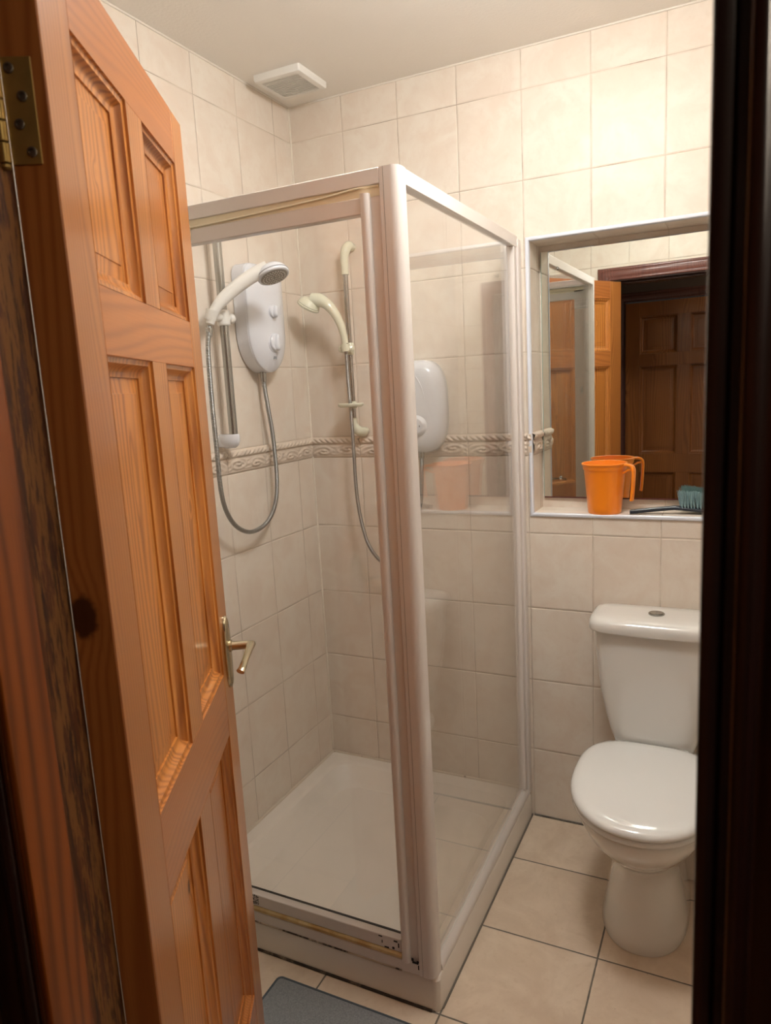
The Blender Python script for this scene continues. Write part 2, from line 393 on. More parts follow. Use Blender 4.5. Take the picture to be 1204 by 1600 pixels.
# the landing side of that wall is painted
bm = bmesh.new()
box(bm, -.6, DX0-.05, YH-.006, YH, 0, 2.42); box(bm, DX1+.05, 2.7, YH-.006, YH, 0, 2.42); box(bm, DX0-.05, DX1+.05, YH-.006, YH, DZ+.05, 2.42)
struct('wall_landing_near', bm, MT['hallwall'], smooth=0)
HY = -2.96
bm = bmesh.new(); box(bm, -.6, .56, HY-.1, HY, 0, 2.42); box(bm, 1.36, 2.7, HY-.1, HY, 0, 2.42); box(bm, .56, 1.36, HY-.1, HY, 2.02, 2.42)
struct('wall_landing_far', bm, MT['hallwall'], smooth=0)
struct('wall_landing_left', B(-.7, -.6, HY-.1, YH, 0, 2.42), MT['hallwall'], smooth=0)
struct('wall_landing_right', B(2.7, 2.8, HY-.1, YH, 0, 2.42), MT['hallwall'], smooth=0)
struct('ceiling_landing', B(-.7, 2.8, HY-.1, YH, 2.42, 2.5), MT['ceil'], smooth=0)
struct('floor_landing', B(-.6, 2.7, HY-.1, YH+.004, .0, .012), MT['hallfloor'], smooth=0)
# tiled boxing low behind the toilet
struct('trim_boxing', B(1.292, RX, -.163, 0, 0, .34, bev=.003), T, smooth=0)

# ---- relief border tiles (rope over scroll), real relief
def relief(u, v):
    """u along wall within a 0.2 tile, v 0..1 up the 0.073 band -> height in metres"""
    h = .004
    edge = min(v, 1-v)
    if edge < .05: h *= max(0, edge/.05)
    if v > .68 and v < .96:       # rope
        t = (v-.82)/.14; c = math.sqrt(max(0, 1-t*t))
        h += .0055*c*(.35+.65*abs(math.sin(PI*(u/.022+t*.55))))
    elif v > .60 and v < .68: h -= .0015
    elif .1 < v <= .60:
        vv = (v-.1)/.5; uu = (u % .2)/.2
        # travelling scrolls: arcs round two centres with curling ridges
        s = 0
        for cu, cv, k in ((.26, .42, 1), (.76, .58, -1)):
            dx = (uu-cu)*2.2; dy = (vv-cv)*1.0; r = math.hypot(dx, dy); a = math.atan2(dy*k, dx)
            wgt = max(0, 1-r/.75); s += wgt*(.5+.5*math.cos(2*PI*(r*3.0-a/(2*PI))))
        wave = .5+.5*math.cos(2*PI*(vv*2.6-.9*math.sin(2*PI*uu*1.5)))
        h += .0042*max(min(1, s*1.4), .45*wave)*min(1, min(vv, 1-vv)*8)
    h = .004+(h-.004)*1.5 if h > .0041 else h
    m_ = u % .2
    if min(m_, .2-m_) < .0012: h *= .2
    return h
Z0B, HB = 1.2512, .0727
def border(name, length, place, u0):
    bm = bmesh.new(); nu = int(length/.0016); nv = 30; g = []
    for i in range(nu+1):
        u = length*i/nu
        g.append([bm.verts.new(place(u, relief(u-u0+20, j/nv), Z0B+HB*j/nv)) for j in range(nv+1)])
    for i in range(nu):
        for j in range(nv): bm.faces.new((g[i][j], g[i+1][j], g[i+1][j+1], g[i][j+1]))
    struct(name, bm, MT['relief'], smooth=60)
border('trim_1', NX0, lambda u, h, z: (u, -h, z), .001)
border('trim_2', 1.70, lambda u, h, z: (h, -u, z), .0993)
border('trim_3', ND-.012, lambda u, h, z: (NX0+h, u, z), .02)
border('trim_4', RX-NX1, lambda u, h, z: (NX1+u, -h, z), .04)
# ---- white plastic trim round the niche
bm = bmesh.new(); w_ = .0105; t_ = .006
def ring_trim(bm, x0, x1, z0, z1):
    prof = [(0, 0.0), (0, -t_*.6), (.2, -t_), (.8, -t_), (1, -t_*.6), (1, 0.012)]
    R = []
    for k, y in prof:
        o = -w_*(1-k); R.append([(x0+o, y, z0+o), (x1-o, y, z0+o), (x1-o, y, z1-o), (x0+o, y, z1-o)])
    loft(bm, R, cap=False)
ring_trim(bm, NX0+.001, NX1-.001, NZ0+.001, NZ1-.001)
struct('trim_5', bm, MT['trimw'], smooth=50)
# ---- grout and silicone lines: room corner, ceiling line
bm = bmesh.new(); tube(bm, [(.0015, -.0015, .1), (.0015, -.0015, H)], .0035, 8); struct('trim_6', bm, plain('corner_grout', '#e9dfcf', .6))
bm = bmesh.new(); tube(bm, [(.001, -1.69, H-.001), (.001, -.001, H-.001), (RX, -.001, H-.001)], .004, 8); struct('trim_7', bm, plain('ceiling_caulk', '#e6ddd0', .6))
bm = bmesh.new(); tube(bm, [(.80, -.002, .001), (1.292, -.002, .001)], .004, 8); struct('trim_8', bm, seal_mat('floor_edge_grout', '#6d665a', '#4a4238', .4, .6))

# ------------------------------------------------------------------ door frame (jambs, stops, architraves)
def jambset():
    yb, yf = YH, YF
    bm = B(0, .024, yb-YF, 0, 0, DZ+.024, bev=.0015)
    o = struct('trim_9', bm, MT['jamb'], loc=(DX0-.024, YF, 0)); o.name = 'trim_9'
    o2 = struct('trim_10', B(0, .024, yb-YF, 0, 0, DZ+.024, bev=.0015), MT['dark'], loc=(DX1, YF, 0))
    o3 = struct('trim_11', B(0, DX1-DX0, yb-YF, 0, 0, .024, bev=.0015), MT['darkx'], loc=(DX0, YF, DZ))
    struct('trim_12', B(0, .011, -.1045, -.052, 0, DZ, bev=.003, seg=3), MT['jstop'], loc=(DX0, YF, 0))
    struct('trim_13', B(-.012, 0, -.1045, -.052, 0, DZ, bev=.003, seg=3), MT['dark'], loc=(DX1, YF, 0))
    struct('trim_14', B(0, DX1-DX0, -.1045, -.052, -.012, 0, bev=.003, seg=3), MT['darkx'], loc=(DX0, YF, DZ))
MT['jstop'] = wood('stop_pine', 'z', '#a3561a', '#6c370f', knotc='#241006', rough=.45, coat=.1, knot_amt=.9)
# wear on the rebate is between local y -.045 and 0
MT['jamb'] = wood('worn_jamb_rebate', 'z', '#6f3c14', '#46230b', knotc='#1b0b04', rough=.5, coat=.1, worn=(-.048, 0), knot_amt=.95)
jambset()
def architrave(name, yface, sgn, xl, xr, zt, mat, set_=0, z0=0):
    prof = [(0, 0), (0, .009), (.002, .0115), (.006, .013), (.0095, .0125), (.012, .009), (.015, .0085), (.018, .011), (.026, .015), (.036, .0165), (.044, .0165), (.047, .013), (.050, .013), (.053, .017), (.060, .0175), (.064, .015), (.065, .012), (.065, 0)]
    st = []
    for w, t in prof:
        y = yface+sgn*t
        st.append([(xl-w, y, z0), (xl-w, y, zt+w), (xr+w, y, zt+w), (xr+w, y, z0)])
    bm = bmesh.new(); vs = [[bm.verts.new(p) for p in r] for r in st]
    for a, b in zip(vs, vs[1:]+vs[:1]):
        for i in range(3): bm.faces.new((a[i], a[i+1], b[i+1], b[i]))
    for i in (0, 3): bm.faces.new([r[i] for r in vs])
    return struct(name, bm, mat, smooth=50)
architrave('trim_15', YF, 1, DX0-.017, DX1+.006, DZ+.006, MT['mahog'])
architrave('trim_16', YH, -1, DX0-.006, DX1+.006, DZ+.006, MT['dark'])

# ------------------------------------------------------------------ six panel doors
def panel_bm(x0, x1, z0, z1, th, flip=False):
    """raised and fielded panel with planted moulding, both faces; local y 0..th, front face at y=0"""
    prof = [(0, 0), (.001, .0035), (.0035, .0044), (.0075, .0048), (.009, .0078), (.0125, .0125), (.018, .0152), (.024, .0160), (.0248, .0186), (.0262, .0186), (.045, .0172), (.0458, .0160)]
    bm = bmesh.new(); rings = []
    for o, d in prof: rings.append([(x0+o, d, z0+o), (x1-o, d, z0+o), (x1-o, d, z1-o), (x0+o, d, z1-o)])
    vs = loft(bm, rings, cap=False); bm.faces.new(vs[-1])
    rings = [[(p[0], th-p[1], p[2]) for p in r] for r in rings]
    vs2 = loft(bm, rings, cap=False); bm.faces.new(vs2[-1][::-1])
    return bm
def six_panel(name, loc, rotz, Wd, zt, xs, zs, th, z0, mats, knots=None):
    """xs: panel x edges (4), zs: panel z edges top->bottom (6)"""
    d = bpy.data.objects.new(name, None); COL.objects.link(d); d.location = loc; d.rotation_euler = (0, 0, rotz); d['kind'] = 'structure'
    mz, mx, mp, me_ = mats
    obj('stile', B(0, xs[0], 0, th, z0, zt, bev=.0016), me_, d)
    obj('stile', B(xs[3], Wd, 0, th, z0, zt, bev=.0016), mz, d)
    rails = [(zt, zs[0]), (zs[1], zs[2]), (zs[3], zs[4]), (zs[5], z0)]
    for a, b in rails: obj('rail', B(xs[0], xs[3], .0003, th-.0003, b, a, bev=.0006), mx, d)
    for a, b in ((zs[0], zs[1]), (zs[2], zs[3]), (zs[4], zs[5])):
        obj('muntin', B(xs[1], xs[2], .0002, th-.0002, b, a, bev=.0006), mz, d)
        for p, q in ((xs[0], xs[1]), (xs[2], xs[3])): obj('panel', panel_bm(p, q, b, a, th), mp, d)
    return d
DLOC, DANG, DTH, DW = (.7634, -1.6829, 0), 2.0655, .0438, .643
XS = (.0885, .285, .3628, .5641); ZS = (1.8946, 1.6231, 1.542, .9432, .8159, .215)
MT['wpan2'] = wood('pine_panel_knots', 'z', '#cf8640', '#8a4615', knots=[(.192, .008, 1.388, .0055, .034), (.4986, .008, 1.294, .008, .010), (.236, .008, .728, .012, .014), (.17, .008, 1.77, .007, .008)], knot_amt=.86)
door = six_panel('door_1', DLOC, DANG, DW, 1.985, XS, ZS, DTH, .014, (MT['wz'], MT['wx'], MT['wpan2'], MT['wedge']))
# brass butt hinge on the hinge edge
def hinge(zc):
    hx = bpy.data.objects.new('hinge', None); COL.objects.link(hx); hx.parent = door; hx.location = (0, 0, zc)
    bm = bmesh.new(); box(bm, -.0022, .0006, .0125, .0425, -.0505, .0505, bev=.0005); obj('hinge_leaf', bm, MT['brass'], hx)
    ky = .0475
    bm = bmesh.new()
    for k in range(5):
        a = -.0505+k*.0202+.0006; lathe(bm, [(0, a), (.0052, a), (.0058, a+.001), (.0058, a+.0182), (.0052, a+.019), (0, a+.019)], (-.0055, ky, 0), n=20)
    lathe(bm, [(0, .0515), (.005, .0515), (.005, .054), (.003, .056), (0, .056)], (-.0055, ky, 0), n=16)
    lathe(bm, [(0, -.056), (.003, -.056), (.005, -.054), (.005, -.0515), (0, -.0515)], (-.0055, ky, 0), n=16)
    obj('knuckle', bm, MT['brass'], hx)
    for (yy, zz) in ((.0345, .040), (.0245, .0135), (.0305, -.0125), (.0215, -.039)):
        bm = bmesh.new(); lathe(bm, [(0, 0), (.0052, 0), (.0052, .0012), (.0046, .0022), (.0028, .0024), (.0026, .001), (0, .001)], (-.002, yy, zz), (-1, 0, 0), n=18)
        obj('screw', bm, MT['screw'], hx)
hinge(1.779); hinge(.24)
# handle: long oval backplate, stem, drop-ended lever, on the stile near the free edge
def door_handle(side):
    s = -1 if side == 0 else 1; y0 = 0 if side == 0 else DTH
    hd = bpy.data.objects.new('door_handle', None); COL.objects.link(hd); hd.parent = door; hd.location = (.606, y0, .976)
    bm = bmesh.new(); R = []
    for o, y in ((0, 0), (0, .004), (.0015, .0065), (.005, .008), (.010, .0095)):
        R.append([((.021-o)*math.copysign(abs(math.cos(t))**.9, math.cos(t)), s*y, (.076-o*1.1)*math.sin(t)) for t in [2*PI*i/40 for i in range(40)]])
    loft(bm, R); obj('backplate', bm, MT['handle'], hd)
    bm = bmesh.new(); tube(bm, [(0, s*.006, .012), (0, s*.05, .012)], [.0095, .0085], 20); 
    lathe(bm, [(0, .005), (.0125, .005), (.0125, .012), (.009, .014), (0, .014)], (0, 0, .012), (0, s, 0), n=20); obj('stem', bm, MT['handle'], hd)
    bm = bmesh.new(); tube(bm, [(.006, s*.050, .014), (-.004, s*.052, .014), (-.035, s*.052, .012), (-.075, s*.050, .007), (-.098, s*.048, .001), (-.106, s*.045, -.003)], [.007, .0095, .0075, .0065, .0075, .0085], 14, sub=6, squash=.75); obj('lever', bm, MT['handle'], hd)
    for zz in (.055, -.055):
        bm = bmesh.new(); lathe(bm, [(0, 0), (.0035, 0), (.0032, .0012), (0, .0015)], (0, s*.0088, zz), (0, s, 0), n=14); obj('screw', bm, MT['screw'], hd)
door_handle(0); door_handle(1)
# door across the landing, seen in the mirror
MT['wpan3'] = wood('hall_pine_panel', 'z', '#b4703a', '#7d4420', knot_amt=.45); MT['wz3'] = wood('hall_pine', 'z', '#b4703a', '#7f4622', knot_amt=.7)
d2 = six_panel('door_2', (.555+.03, HY+.045-.05, 0), 0, .762, 1.981, (.095, .34, .422, .667), (1.885, 1.63, 1.545, .93, .80, .21), .044, .014, (MT['wz3'], MT['wz3'], MT['wpan3'], MT['wz3']))
architrave('trim_17', HY, 1, .58, 1.352, 1.99, MT['mahog'])
bm = bmesh.new(); box(bm, .56, .582, HY-.1, HY, 0, 2.02); box(bm, 1.35, 1.372, HY-.1, HY, 0, 2.02); box(bm, .582, 1.35, HY-.1, HY, 1.99, 2.02); struct('trim_18', bm, MT['dark'])

# ------------------------------------------------------------------ shower tray
TW, TD, TH = .793, .879, .092
tr = thing('shower_tray', 'low white shower tray with sunken floor in the tiled corner', 'shower tray')
bm = bmesh.new()
def rr(x0, x1, y0, y1, z, r, n=6):
    pts = []
    for cx, cy, a0 in ((x1-r, y1-r, 0), (x0+r, y1-r, PI/2), (x0+r, y0+r, PI), (x1-r, y0+r, 1.5*PI)):
        for k in range(n+1):
            a = a0+PI/2*k/n; pts.append((cx+r*math.cos(a), cy+r*math.sin(a), z))
    return pts
rings = [rr(.001, TW, -TD, -.001, .001, .018), rr(.001, TW, -TD, -.001, TH-.010, .018), rr(.002, TW-.003, -TD+.003, -.002, TH-.003, .018), rr(.006, TW-.009, -TD+.009, -.006, TH, .018),
         rr(.046, TW-.046, -TD+.046, -.046, TH, .05), rr(.050, TW-.050, -TD+.050, -.050, TH-.0015, .052), rr(.060, TW-.060, -TD+.060, -.060, TH-.006, .06), rr(.100, TW-.100, -TD+.100, -.100, TH-.060, .08), rr(.106, TW-.106, -TD+.106, -.106, TH-.064, .08)]
loft(bm, rings); obj('basin', bm, MT['tray'], tr, smooth=24)
bm = bmesh.new(); tube(bm, [(.004, -TD+.003, TH), (.004, -.004, TH), (TW-.01, -.004, TH)], .006, 8); obj('wall_sealant', bm, MT['mouldw'], tr)
bm = bmesh.new(); tube(bm, [(.004, -TD-.001, .002), (TW-.02, -TD-.001, .002)], .004, 8); obj('floor_sealant', bm, MT['mould'], tr)
bm = bmesh.new(); tube(bm, [(TW-.018, -TD-.001, .001), (TW+.001, -TD+.018, .001), (TW+.001, -.002, .001)], .0032, 8); obj('side_sealant', bm, plain('grey_grout_line', '#6f675c', .8), tr)

# ------------------------------------------------------------------ shower enclosure
PX, PY, ET, EB = .775, -.865, 1.917, TH-.0005
en = thing('shower_enclosure', 'white framed glass shower cubicle standing on the low tray', 'shower enclosure')
A = MT['alu']
# corner post: flat to the left, rounded outer corner
bm = bmesh.new()
x0, x1, y0, y1, r = .7462, .788, -.884, -.846, .019
def post_ring(z):
    pts = [(x0, y1, z), (x0, y0+.0015, z), (x0+.0015, y0, z)]
    for k in range(13):
        a = -PI/2+PI/2*k/12; pts.append((x1-r+r*math.cos(a), y0+r+r*math.sin(a), z))
    pts.append((x1, y1, z)); return pts
loft(bm, [post_ring(EB), post_ring(ET)]); obj('corner_post', bm, A, en, smooth=28)
obj('post_groove', B(.7555, .7562, y0-.0003, y0+.004, EB, ET), MT['ventgrey'], en)
obj('top_rail', B(.012, .7462, -.884, -.852, 1.886, ET, bev=.0015), A, en)
obj('bottom_rail', B(.012, .7462, -.884, -.852, EB, .1225, bev=.0015), A, en)
obj('side_top_rail', B(.762, .787, -.846, -.02, 1.884, ET, bev=.002), A, en)
bm = bmesh.new()
R = []
for y in (-.846, -.02): R.append([(.757, y, EB), (.791, y, EB), (.791, y, .100), (.788, y, .108), (.7815, y, .1185), (.7785, y, .1215), (.770, y, .1215), (.762, y, .112), (.757, y, .105)])
loft(bm, R); obj('side_bottom_rail', bm, A, en, smooth=28)
bm = bmesh.new(); box(bm, .763, .787, -.060, -.044, .1215, 1.884, bev=.002); obj('side_stile', bm, A, en)
bm = bmesh.new(); box(bm, .758, .792, -.030, -.0005, EB, ET-.01, bev=.002); obj('wall_channel', bm, A, en)
bm = bmesh.new(); box(bm, .764, .785, -.045, -.029, EB+.01, ET-.004, bev=.0015); obj('wall_profile', bm, A, en)
bm = bmesh.new(); box(bm, .0005, .03, -.885, -.851, EB, ET, bev=.002); obj('wall_channel', bm, A, en)
sg = obj('side_glass', B(.7725, .7775, -.846, -.052, .113, 1.893), MT['glass'], en, smooth=0)
bm = bmesh.new(); box(bm, .7780, .7796, -.846, -.058, .1215, .1250, bev=.0005); obj('glazing_bead', bm, MT['plas2'], en)
# door leaf in the front opening, slightly dropped from the top rail
sd = obj('shower_door', B(.050, .708, -.8705, -.8655, .165, 1.84), MT['glass'], en, smooth=0)
obj('door_top_rail', B(.045, .706, -.882, -.858, 1.834, 1.8665, bev=.0015), A, sd)
obj('door_bottom_rail', B(.045, .700, -.882, -.858, .138, .172, bev=.0015), A, sd)
obj('hinge_stile', B(.034, .056, -.882, -.858, .130, 1.869, bev=.003), A, sd)
bm = bmesh.new()
def st_ring(z):
    pts = []
    for k in range(11):
        a = PI+PI*k/10; pts.append((.7135+.0105*math.cos(a), -.884+.009*math.sin(a), z))
    return pts+[(.724, -.879, z), (.7445, -.879, z), (.7445, -.858, z), (.703, -.858, z)]
loft(bm, [st_ring(.122), st_ring(1.871)]); obj('closing_stile', bm, A, sd, smooth=28)
bm = bmesh.new(); box(bm, .050, .706, -.8865, -.860, .1225, .1375, bev=.004); obj('drip_seal', bm, MT['seal'], sd)
bm = bmesh.new(); box(bm, .045, .705, -.862, -.857, .1715, .1745); obj('mould_line', bm, MT['slot'], sd)
bm = bmesh.new(); box(bm, .03, .7455, -.8800, -.858, 1.865, 1.888); obj('top_seal_strip', bm, MT['cream_seal'], en)
bm = bmesh.new(); tube(bm, [(.05, -.882, 1.8690), (.3, -.882, 1.870), (.5, -.882, 1.875), (.62, -.882, 1.879), (.69, -.882, 1.884), (.744, -.881, 1.883)], [.0022]*6, 8, sub=8); obj('loose_seal', bm, MT['cream_seal'], en)
obj('pivot_block', B(.257, .264, -.8875, -.8805, 1.850, 1.876, bev=.001), MT['cream_seal'], sd)
# grime: mould at the corner and under the bottom rail
bm = bmesh.new(); tube(bm, [(.02, -.8845, EB+.001), (.70, -.8845, EB+.001)], .0022, 8); obj('rail_sealant', bm, seal_mat('rail_sealant_mould', '#b8a691', '#2a1d14', .54, .60, 7), en)
bm = bmesh.new()
for k, (x, z, w, h) in enumerate([(.729, .122, .016, .006), (.727, .128, .006, .008), (.7405, .126, .006, .006), (.7435, .108, .003, .012)]):
    box(bm, x, x+w, -.8848, -.8835, z, z+h, bev=.0005)
obj('corner_grime', bm, MT['slot'], en)
bm = bmesh.new()
for (x, z, w, h) in [(.640, .166, .010, .003), (.655, .140, .012, .0035), (.676, .142, .006, .006), (.681, .163, .010, .004), (.692, .150, .003, .012), (.648, .150, .0025, .008)]:
    box(bm, x, x+w, -.8830, -.8818, z, z+h, bev=.0004)
obj('mould_spots', bm, MT['slot'], sd)
bm = bmesh.new()
for k in range(46):
    x = random.uniform(.262, .280); z = random.uniform(.142, .170); s_ = random.uniform(.0008, .0022)
    box(bm, x, x+s_*1.4, -.8828, -.8818, z, z+s_)
obj('mould_spots', bm, MT['slot'], sd)

# ------------------------------------------------------------------ electric shower (white) on the left wall
def body_ring(cy, z0, z1, hw, x, inset, n=64, top=.035, kb=1.25):
    """outline in y-z: near-square top with rounded corners, long round bottom"""
    pts = []; w = hw-inset; zt = z1-inset; zb = z0+inset
    rt = max(top-inset*.3, .012)
    for k in range(n//4+1):
        a = PI/2*k/(n//4); pts.append((x, cy+w-rt+rt*math.cos(a), zt-rt+rt*math.sin(a)))
    for k in range(n//4+1):
        a = PI/2+PI/2*k/(n//4); pts.append((x, cy-w+rt+rt*math.cos(a), zt-rt+rt*math.sin(a)))
    hb = w*kb
    for k in range(1, n//2):
        a = PI+PI*k/(n//2); pts.append((x, cy+w*math.cos(a), zb+hb+hb*math.sin(a)))
    return pts
es = thing('electric_shower', 'white electric shower unit with two dials and rounded base on left wall', 'electric shower', (0, -.30, 0))
bm = bmesh.new(); Z0, Z1, HW = 1.556, 1.885, .099
R = [body_ring(0, Z0, Z1, HW, x, i) for x, i in ((.0005, .004), (.004, 0), (.046, 0), (.0475, .0012))]
loft(bm, R); obj('case', bm, MT['plas'], es, smooth=35)
bm = bmesh.new(); R = [body_ring(0, Z0, Z1, HW, x, i) for x, i in ((.0480, .0005), (.0515, .0008), (.0535, .0025), (.058, .010), (.0655, .024), (.0715, .040), (.0765, .060), (.078, .08))]
loft(bm, R); obj('front_cover', bm, MT['plas'], es, smooth=60)
def dial(zc, r):
    dl = bpy.data.objects.new('dial', None); COL.objects.link(dl); dl.parent = es; dl.location = (.0765, -.003, zc)
    bm = bmesh.new(); lathe(bm, [(0, -.006), (r*1.22, -.006), (r*1.22, .0005), (r*1.16, .0015), (r*1.1, .0005), (r*1.02, .0005), (r, .007), (r*.93, .009), (0, .009)], axis=(1, 0, 0), n=40); obj('dial_ring', bm, MT['plas'], dl)
    bm = bmesh.new(); R = []
    for x, k in ((.006, 1), (.016, .9), (.0195, .55), (.020, .2)):
        R.append([(x, r*.44*k*math.copysign(abs(math.cos(t))**1.0, math.cos(t))*(1-.35*math.sin(t)), r*.98*math.sin(t)*(k**.3)) for t in [2*PI*i/32 for i in range(32)]])
    loft(bm, R); obj('dial_grip', bm, MT['plas'], dl, smooth=60)
dial(1.742, .019); dial(1.648, .027)
for (dz, s_) in ((.040, .012), (-.046, .010)):
    pass
bm = bmesh.new(); box(bm, .064, .0738, -.008, .008, 1.5955, 1.6075, bev=.0003); obj('badge', bm, MT['grey'], es)
bm = bmesh.new(); tube(bm, [(.030, -.012, 1.57), (.030, -.012, 1.530)], [.010, .0095], 18); obj('outlet_pipe', bm, MT['chrome'], es)

# riser rail, left wall
rl = thing('riser_rail', 'chrome riser rail with white brackets on left wall, beside white shower unit', 'shower rail', (.050, -.515, 0))
bm = bmesh.new(); tube(bm, [(0, 0, 1.352), (0, 0, 1.962)], .0128, 20); obj('pole', bm, MT['chrome'], rl)
def foot(z0, z1):
    bm = bmesh.new(); R = []
    for z, k in ((z0, .55), (z0+.008, .85), (z0+.02, 1), (z1-.004, 1), (z1, .94)):
        R.append([(-.0495 if math.cos(t) < -.3 and False else max(-.0495, -.012+.036*k*math.cos(t)-.006), .0225*k*math.sin(t), z) for t in [2*PI*i/32 for i in range(32)]])
    loft(bm, R); obj('bracket', bm, MT['plas'], rl, smooth=50)
    obj('wall_plate', B(-.0495, -.02, -.019, .019, z0+.003, z1-.002, bev=.006, seg=3), MT['plas'], rl)
foot(1.335, 1.376); foot(1.935, 1.972)
sl = obj('slider', lathe(bmesh.new(), [(0, -.022), (.017, -.022), (.019, -.019), (.019, .019), (.017, .022), (0, .022)], (0, 0, 1.712), n=24), MT['plas2'], rl)
bm = bmesh.new(); tube(bm, [(.0, -.015, 1.712), (.002, -.040, 1.712), (.012, -.062, 1.712)], [.012, .011, .010], 14, sub=4); obj('clip_arm', bm, MT['plas2'], sl)
bm = bmesh.new(); tube(bm, [(.0, .014, 1.712), (.0, .030, 1.712)], [.010, .009], 14); lathe(bm, [(0, .026), (.010, .027), (.0145, .033), (.0145, .039), (.010, .046), (0, .048)], (0, 0, 1.712), (0, 1, 0), n=20); obj('lock_knob', bm, MT['plas2'], sl)
bm = bmesh.new(); lathe(bm, [(.0135, -.014), (.016, -.014), (.0175, .014), (.0150, .014), (.0135, -.014)], (.0195, -.078, 1.714), (.28, .10, .95), n=22); obj('clip_cup', bm, MT['plas2'], sl)

# handset 1 (white, round head)
hs = thing('shower_handset', 'white round shower handset clipped to the chrome rail on left wall', 'shower head')
bm = bmesh.new()
path = [(.066, -.597, 1.690), (.078, -.585, 1.728), (.098, -.556, 1.765), (.130, -.522, 1.800), (.160, -.496, 1.824), (.188, -.474, 1.838)]
tube(bm, path, [.0120, .0145, .0180, .0195, .0200, .022], 20, sub=8); obj('handle', bm, MT['plas2'], hs, smooth=60)
n_ = Vector((.40, -.10, -.91)).normalized(); hc = Vector((.199, -.463, 1.820))
bm = bmesh.new(); lathe(bm, [(0, -.032), (.016, -.031), (.030, -.026), (.040, -.017), (.0455, -.007), (.047, .001), (.0455, .0045), (.041, .0055), (0, .0055)], hc, n_, n=44); obj('head', bm, MT['plas'], hs, smooth=60)
bm = bmesh.new(); lathe(bm, [(.0458, -.0058), (.0468, -.0048), (.0471, -.0036), (.0468, -.0026)], hc, n_, n=44); obj('head_rim', bm, MT['grey'], hs)
fp = obj('spray_plate', lathe(bmesh.new(), [(0, .0045), (.0395, .0045), (.0395, .0062), (.037, .0068), (0, .0068)], hc, n_, n=36), MT['nozzle'], hs)
bm = bmesh.new(); u_, v_ = frame(n_)
for ring_, cnt in ((.008, 6), (.016, 12), (.024, 18), (.032, 24)):
    for k in range(cnt):
        a = 2*PI*k/cnt; lathe(bm, [(0, .006), (.0014, .006), (.0011, .0092), (0, .0092)], hc+(u_*math.cos(a)+v_*math.sin(a))*ring_, n_, n=6)
obj('nozzles', bm, MT['plas2'], hs)
# hose 1
ho = [(.030, -.312, 1.541), (.033, -.314, 1.509), (.035, -.306, 1.439), (.036, -.294, 1.356), (.037, -.291, 1.271), (.038, -.294, 1.208), (.040, -.310, 1.147), (.042, -.346, 1.10), (.045, -.403, 1.073), (.050, -.478, 1.071), (.055, -.545, 1.101), (.060, -.592, 1.154), (.064, -.614, 1.224), (.068, -.621, 1.345), (.070, -.625, 1.453), (.072, -.626, 1.559), (.070, -.619, 1.629), (.065, -.600, 1.683)]
ho1 = thing('shower_hose', 'flexible chrome hose looping below white shower unit to round handset', 'hose')
bm = bmesh.new(); tube(bm, ho, .0068, 14, sub=14, uv=True); obj('tube', bm, MT['hose'], ho1, smooth=180)
bm = bmesh.new(); tube(bm, [(.030, -.312, 1.545), (.0315, -.313, 1.512)], [.009, .0075], 16); obj('end_cone', bm, MT['chrome'], ho1)
bm = bmesh.new(); tube(bm, [(.0655, -.602, 1.676), (.0675, -.606, 1.655)], [.0105, .0078], 16); obj('end_cone', bm, MT['chrome'], ho1)

# ------------------------------------------------------------------ second shower (cream rail and handset) on the back wall
r2 = thing('riser_rail', 'thin chrome riser rail with cream end caps on back wall near corner', 'shower rail', (.205, -.045, 0))
bm = bmesh.new(); tube(bm, [(0, 0, 1.36), (0, 0, 1.90)], .0085, 18); obj('pole', bm, MT['chrome'], r2)
bm = bmesh.new(); tube(bm, [(0, 0, 1.868), (0, 0, 1.882)], .0125, 20); tube(bm, [(0, 0, 1.880), (.0, 0, 1.92), (.004, .004, 1.945), (.008, .020, 1.962), (.009, .0445, 1.960)], [.0115, .0135, .0158, .0155, .013], 20, sub=8); obj('end_cap', bm, MT['cream'], r2, smooth=60)
bm = bmesh.new(); tube(bm, [(0, 0, 1.392), (0, 0, 1.37), (.010, .008, 1.348), (.020, .028, 1.342), (.022, .0445, 1.344)], [.0115, .0125, .0165, .0165, .013], 20, sub=8); obj('end_cap', bm, MT['cream'], r2, smooth=60)
sl2 = obj('slider', lathe(bmesh.new(), [(0, -.02), (.013, -.02), (.015, -.016), (.015, .016), (.013, .02), (0, .02)], (0, 0, 1.625), n=20), MT['cream'], r2)
bm = bmesh.new(); tube(bm, [(0, -.01, 1.625), (.003, -.03, 1.625)], .011, 14); lathe(bm, [(.0115, -.012), (.014, -.012), (.015, .012), (.0135, .012), (.0115, -.012)], (.006, -.041, 1.628), (-.03, -.10, .98), n=22); obj('clip_cup', bm, MT['cream'], sl2)
for s_ in (-1, 1):
    bm = bmesh.new(); lathe(bm, [(0, 0), (.009, 0), (.0125, .004), (.0125, .009), (.008, .014), (0, .015)], (.004+s_*.013, -.03, 1.625), (s_, -.15, 0), n=20); obj('lock_knob', bm, MT['cream'], sl2)
sd2 = bmesh.new()
R = []
for z, k in ((1.430, .80), (1.434, .97), (1.441, 1), (1.443, .97), (1.440, .93), (1.436, .85)):
    R.append([(.007+.047*k*math.cos(t), -.030+.028*k*math.sin(t), z) for t in [2*PI*i/36 for i in range(36)]])
loft(sd2, R); obj('soap_dish', sd2, MT['cream'], r2, smooth=60)
bm = bmesh.new(); lathe(bm, [(0, -.012), (.013, -.012), (.013, .012), (0, .012)], (0, 0, 1.437), n=20); obj('dish_collar', bm, MT['cream'], r2)

